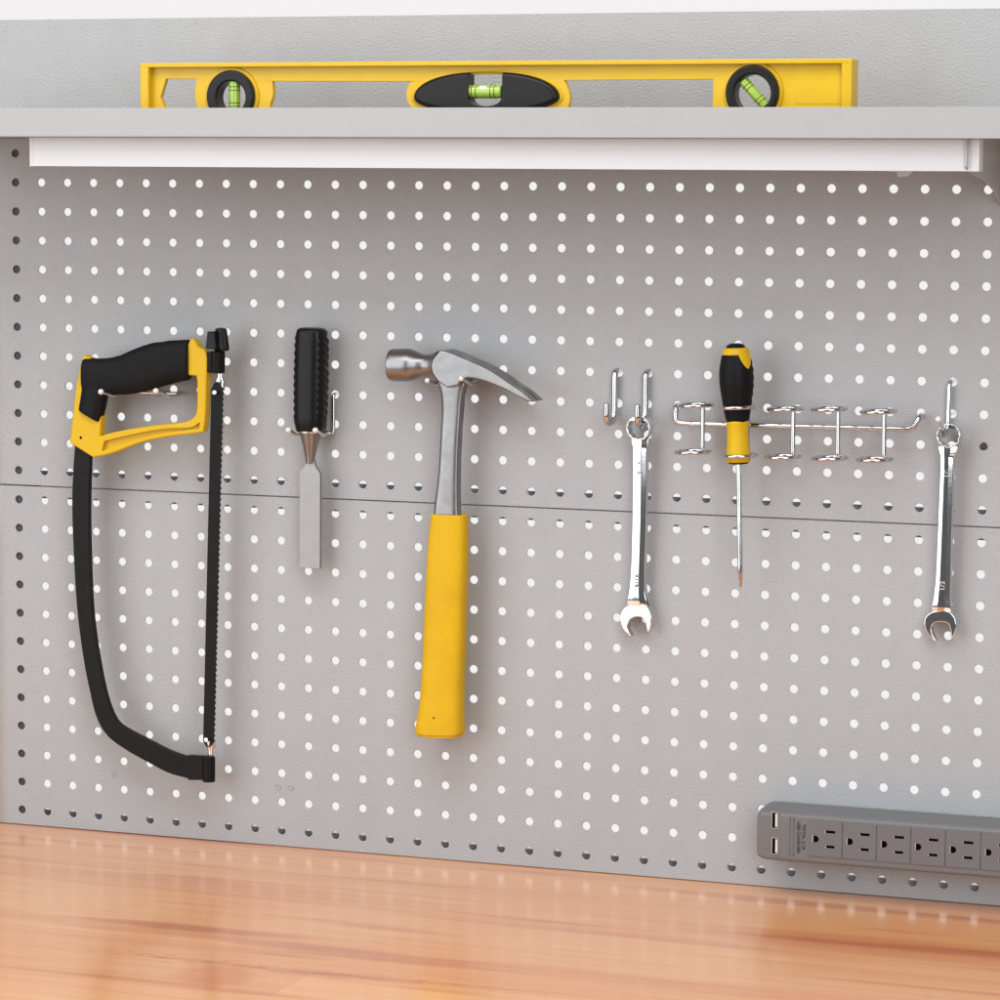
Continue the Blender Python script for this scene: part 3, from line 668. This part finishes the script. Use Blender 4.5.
# ------------------------------------------------------------------ screwdriver rack and screwdriver
DB = .62
t = thing('screwdriver_rack', 'chrome wire rack with five pairs of rings and a screwdriver in its second place', 'tool rack', (27, 0, -8.5))
e0 = U(675.4, 403.5, 0); e1 = U(921.5, 412, 0)
a = U3(674.5, 409, DB); b = U3(680, 423.2, DB); c = U3(909.5, 429.4, DB); d = U3(916.5, 421, DB)
bm = BM(); tube(bm, fillet([(23, .4, -7), (23.0, -.1, -7.02), (a.x+.05, -DB+.05, a.z+.1), (a.x+.02, -DB, b.z+.02), (b.x+.3, -DB, b.z), (c.x-.1, -DB, c.z), (d.x-.15, -DB+.02, c.z+.03), (d.x+.1, -DB+.1, d.z+.15), (31.05, -.1, -7.08), (31.05, .4, -7.05)], .28, 6), .088, 16)
part('rail', bm, m_wire, t)
zt = [(695.6, 403.8), (736.8, 405.8), (785.4, 407.7), (829.3, 407.8), (878.7, 410.2)]
zb_ = [(692.8, 452.0), (739.6, 455.6), (783, 457.0), (830, 458.3), (874.6, 459.6)]
posts = [702.8, 748, 793.2, 838.2, 884.2]
for (tx, ty), (bx, by), px in zip(zt, zb_, posts):
    dr = DB+.62
    T_ = U3(tx, ty, dr); B_ = U3(bx, by, dr); ptop = U3(px, ty+2.2, DB+.1); pbot = U3(px-.4, by-1.4, DB+.1)
    bm = BM(); tube(bm, [ptop+Vector((0, 0, .06)), pbot], .074, 14); pp = part('post', bm, m_wire, t)
    for cc, zz in ((T_, ptop.z+.06), (B_, pbot.z)):
        R0_ = .535; pts = [Vector((cc.x+R0_*math.cos(an), cc.y+R0_*math.sin(an), zz+.02*math.cos(an))) for an in [2*PI*k/48 for k in range(48)]]
        bm = BM(); tube(bm, pts, .062, 12, closed=True); part('ring', bm, m_wire, t)
ds = DB+.62
t = thing('screwdriver', 'screwdriver with black and yellow handle standing in the wire rack', 'screwdriver', (25.2, -1.2, -13.4))
a = U3(735.6, 343, ds); b = U3(738.6, 463, ds); n_ = (b-a).length; axd = b-a
k_ = n_/120.0
def pr_px(rows): return [((y-343)*k_, w/2/28.05*.985*.88 if False else w/2*k_*1.0) for y, w in rows]
def sd(rows): return interp(pr_px(rows), 4)
RA = math.radians(-38)
ribf = lambda tt, an: 1+(.022*math.sin(tt*2*PI/.26) if math.cos(an-RA) > .86 and .45 < tt < 2.0 else 0)
bm = BM(); lathe(bm, sd([(343.2, 1), (343.6, 11), (345.5, 17.5), (348.5, 20.5), (350, 21)]), a, axd, 48); part('end_cap', bm, m_blkp, t)
bm = BM(); lathe(bm, sd([(347.6, 19.5), (348.2, 24.4), (350.5, 26.6), (354, 28.2), (355.5, 26)]), a, axd, 48)
part('yellow_band', bm, m_yel, t)
bm = BM(); rr_ = sd([(353.8, 24), (354.6, 27.8), (360, 30.6), (368, 33.6), (376, 34.6), (386, 34), (396, 31.2), (405, 28.6), (414, 25.6), (421, 22.6), (424.4, 20.8), (426, 18)])
rr2 = []
for (t0, r0), (t1, r1) in zip(rr_, rr_[1:]): rr2 += [(t0, r0), ((t0+t1)/2, (r0+r1)/2)]
rr2.append(rr_[-1]); lathe(bm, rr2, a, axd, 72, fn=ribf, side=(1, 0, 0)); part('rubber_grip', bm, m_blk, t)
# yellow tongue curling down the right of the grip
bm = BM(); rg = []; ax_ = axd.normalized(); si = Vector((1, 0, 0)); fr = Vector((0, -1, 0))
for yy, wr, am in ((352, 27.4, .55), (356, 29.4, .52), (360, 31.4, .40), (364, 33.0, .26), (367.5, 34.2, .06)):
    tt = (yy-343)*k_; r = wr/2*k_+.018; row = []
    for q in range(9):
        an = math.radians(12)+am*(q/8*2-1)+(.35-.0*yy) ; row.append(a+ax_*tt+(si*math.cos(an)+fr*math.sin(an))*r)
    rg.append(row)
VV = [[bm.verts.new(p) for p in r] for r in rg]
for u, v in zip(VV, VV[1:]):
    for i in range(8): bm.faces.new((u[i], u[i+1], v[i+1], v[i]))
part('yellow_tongue', bm, m_yel, t)
bm = BM(); lathe(bm, sd([(419, 20), (422, 22.6), (426, 21.6), (434, 20.8), (444, 21.4), (452, 22.8), (457, 24.2), (460, 23.6), (462, 21)]), a, axd, 40, power=2.3); part('yellow_collar', bm, m_yel, t)
bm = BM(); lathe(bm, sd([(461.2, 19), (461.6, 20.4), (463.4, 19.6), (464, 15)]), a, axd, 40); part('base_ring', bm, m_blkp, t)
bm = BM(); s0 = a+ax_*(463*k_-343*k_); s1 = U3(740.6, 587.5, ds); nn = (s1-s0).length
lathe(bm, [(0, .09), (nn-.75, .088), (nn-.5, .084), (nn-.3, .07), (nn-.05, .045), (nn, .02)], s0, s1-s0, 24, fn=lambda tt, an: 1-(.35*abs(math.cos(2*an)) if tt > nn-.35 else 0)); part('shaft', bm, m_chrome, t)

# ------------------------------------------------------------------ power strip
DP = 1.55
t = thing('power_strip', 'dark grey power strip with outlets and two USB ports mounted low on the pegboard', 'power strip', (30, 0, -21.3))
z1, z0 = -19.79, -21.31; x0 = U(756.4, 835, DP)[0]; x1 = 41.0
bm = BM(); R = []
def rr_sec(x, sc_, dz=0):
    out = []; cz = -20.52
    prof = [(y, z+20.52) for y, z in ((0,-19.72),(-.3,-19.665),(-1.15,-19.675),(-1.38,-19.71),(-1.50,-19.79),(-DP,-19.91),(-DP-.015,-20.5),(-DP,-21.19),(-1.50,-21.29),(-1.36,-21.345),(-1.1,-21.37),(-.3,-21.37),(0,-21.3))]
    return [Vector((x, p[0]*(1-(1-sc_)*.35), cz+p[1]*sc_)) for p in prof]
for x, s_ in ((x0, .84), (x0+.02, .88), (x0+.07, .935), (x0+.15, .975), (x0+.28, 1.0), (x0+2, 1), (x1-.4, 1), (x1, .9)): R.append(rr_sec(x, s_))
bridge(bm, R); part('body', bm, m_strip, t, smooth=40)
FR = DP+.02
xs = [U(px, 838, FR+.02)[0] for px in (808.2, 842.4, 876.6, 910.8, 945.6, 981.0)]; xs.append(xs[-1]+xs[-1]-xs[-2])
cz = -20.50; hh = .575
for i in range(6):
    xa, xb = xs[i]+.018, xs[i+1]-.018
    bm = plate([[Vector((xa, cz-hh)), Vector((xb, cz-hh)), Vector((xb, cz+hh)), Vector((xa, cz+hh))]], FR+.022, FR-.05, .012, 2)
    o = part('outlet', bm, m_stripf, t)
    xg = xa+.235; ff = FR+.0235
    def flat(name, pts, m, dd=ff): 
        b3 = plate([pts], dd, dd-.01, .0, 0); return part(name, b3, m, o)
    w = .085; pts = [Vector((xg-w, cz-.015+.105)), Vector((xg-w, cz-.015-.105))]+[Vector((xg-.01+.10*math.cos(an), cz-.015+.105*math.sin(an))) for an in [(-PI/2+PI*k/12) for k in range(13)]]
    flat('ground_hole', pts, m_slot)
    flat('contact_edge', [Vector((xg-w-.035, cz-.13)), Vector((xg-w-.004, cz-.13)), Vector((xg-w-.004, cz+.1)), Vector((xg-w-.035, cz+.1))], m_slotb)
    for zc_, hw in ((cz+.245, .155), (cz-.235, .135)):
        xc = xg+.47
        flat('slot', [Vector((xc-hw, zc_-.042)), Vector((xc+hw, zc_-.042)), Vector((xc+hw, zc_+.042)), Vector((xc-hw, zc_+.042))], m_slot)
        flat('contact_edge', [Vector((xc-hw-.03, zc_-.05)), Vector((xc-hw-.003, zc_-.05)), Vector((xc-hw-.003, zc_+.035)), Vector((xc-hw-.03, zc_+.035))], m_slotb)
for py in (820.3, 846.0):
    x, z = U(775.3, py, FR); z += .0
    bm = plate([[Vector((x-.115, z-.27)), Vector((x+.115, z-.27)), Vector((x+.115, z+.27)), Vector((x-.115, z+.27))], [Vector((x-.095, z-.25)), Vector((x+.095, z-.25)), Vector((x+.095, z+.25)), Vector((x-.095, z+.25))]], FR+.02, FR-.05, .004, 1)
    o = part('usb_port', bm, m_slotb, t)
    bm = BM(); box(bm, x-.094, x+.094, -FR-.004, -FR+.04, z-.249, z+.249); part('port_opening', bm, m_slot, o)
    bm = BM(); box(bm, x+.0, x+.075, -FR-.012, -FR+.03, z-.22, z+.22, .006, 1); part('tongue', bm, m_white, o)
for px in (789.6, 793.4):
    x, z = U(px, 834, FR); bm = BM(); box(bm, x-.014, x+.014, -FR-.012, -FR+.02, cz-.63, cz+.63, .004, 1); part('divider', bm, m_strip, t)
for s, px, py in (('TOTAL 2.1A', 803.6, 837.0), ('USB CHARGER', 798.4, 837.4)):
    x, z = U(px, py, FR); me = place_text(text_mesh(s, .152, .002, 1.02), x, FR+.004, z, -PI/2); part('lettering', me, m_text, t)

for o in C.objects:
    if 'base' in o.keys(): del o['base']

# ------------------------------------------------------------------ light: a white studio with softboxes
w = bpy.data.worlds.new('World'); sc.world = w; w.use_nodes = True
N = w.node_tree.nodes; L = w.node_tree.links; bg = N['Background']
tc = N.new('ShaderNodeTexCoord'); sp = N.new('ShaderNodeSeparateXYZ'); L.new(tc.outputs['Generated'], sp.inputs[0])
mr = N.new('ShaderNodeMapRange'); mr.interpolation_type = 'SMOOTHSTEP'; mr.inputs['From Min'].default_value = -.25; mr.inputs['From Max'].default_value = .35; L.new(sp.outputs['Y'], mr.inputs['Value'])
cr = N.new('ShaderNodeMix'); cr.data_type = 'RGBA'; cr.inputs[6].default_value = (.10, .10, .10, 1); cr.inputs[7].default_value = (.90, .885, .885, 1)
L.new(mr.outputs[0], cr.inputs[0]); L.new(cr.outputs[2], bg.inputs['Color']); bg.inputs['Strength'].default_value = 1.0
def area(name, loc, tgt, sx, sy, power, col=(1,1,1)):
    l = bpy.data.lights.new(name, 'AREA'); l.shape = 'RECTANGLE'; l.size = sx*S; l.size_y = sy*S; l.energy = power; l.color = col
    o = bpy.data.objects.new(name, l); C.objects.link(o); o.location = Vector(loc)*S
    o.rotation_euler = (Vector(tgt)-Vector(loc)).to_track_quat('-Z', 'Y').to_euler(); return o
area('key_softbox', (-37, -84, 12), (14, 0, -8), 82, 96, 42, (.985, .992, 1))
area('fill_softbox', (76, -84, 22), (28, 0, -10), 46, 90, 34, (.985, .992, 1))
area('top_softbox', (16, -50, 62), (16, -8, -14), 76, 40, 33)

sc.render.engine = 'CYCLES'
vs_ = sc.view_settings; vs_.view_transform = 'Standard'; vs_.look = 'None'; vs_.exposure = 0; vs_.gamma = 1; vs_.use_curve_mapping = False
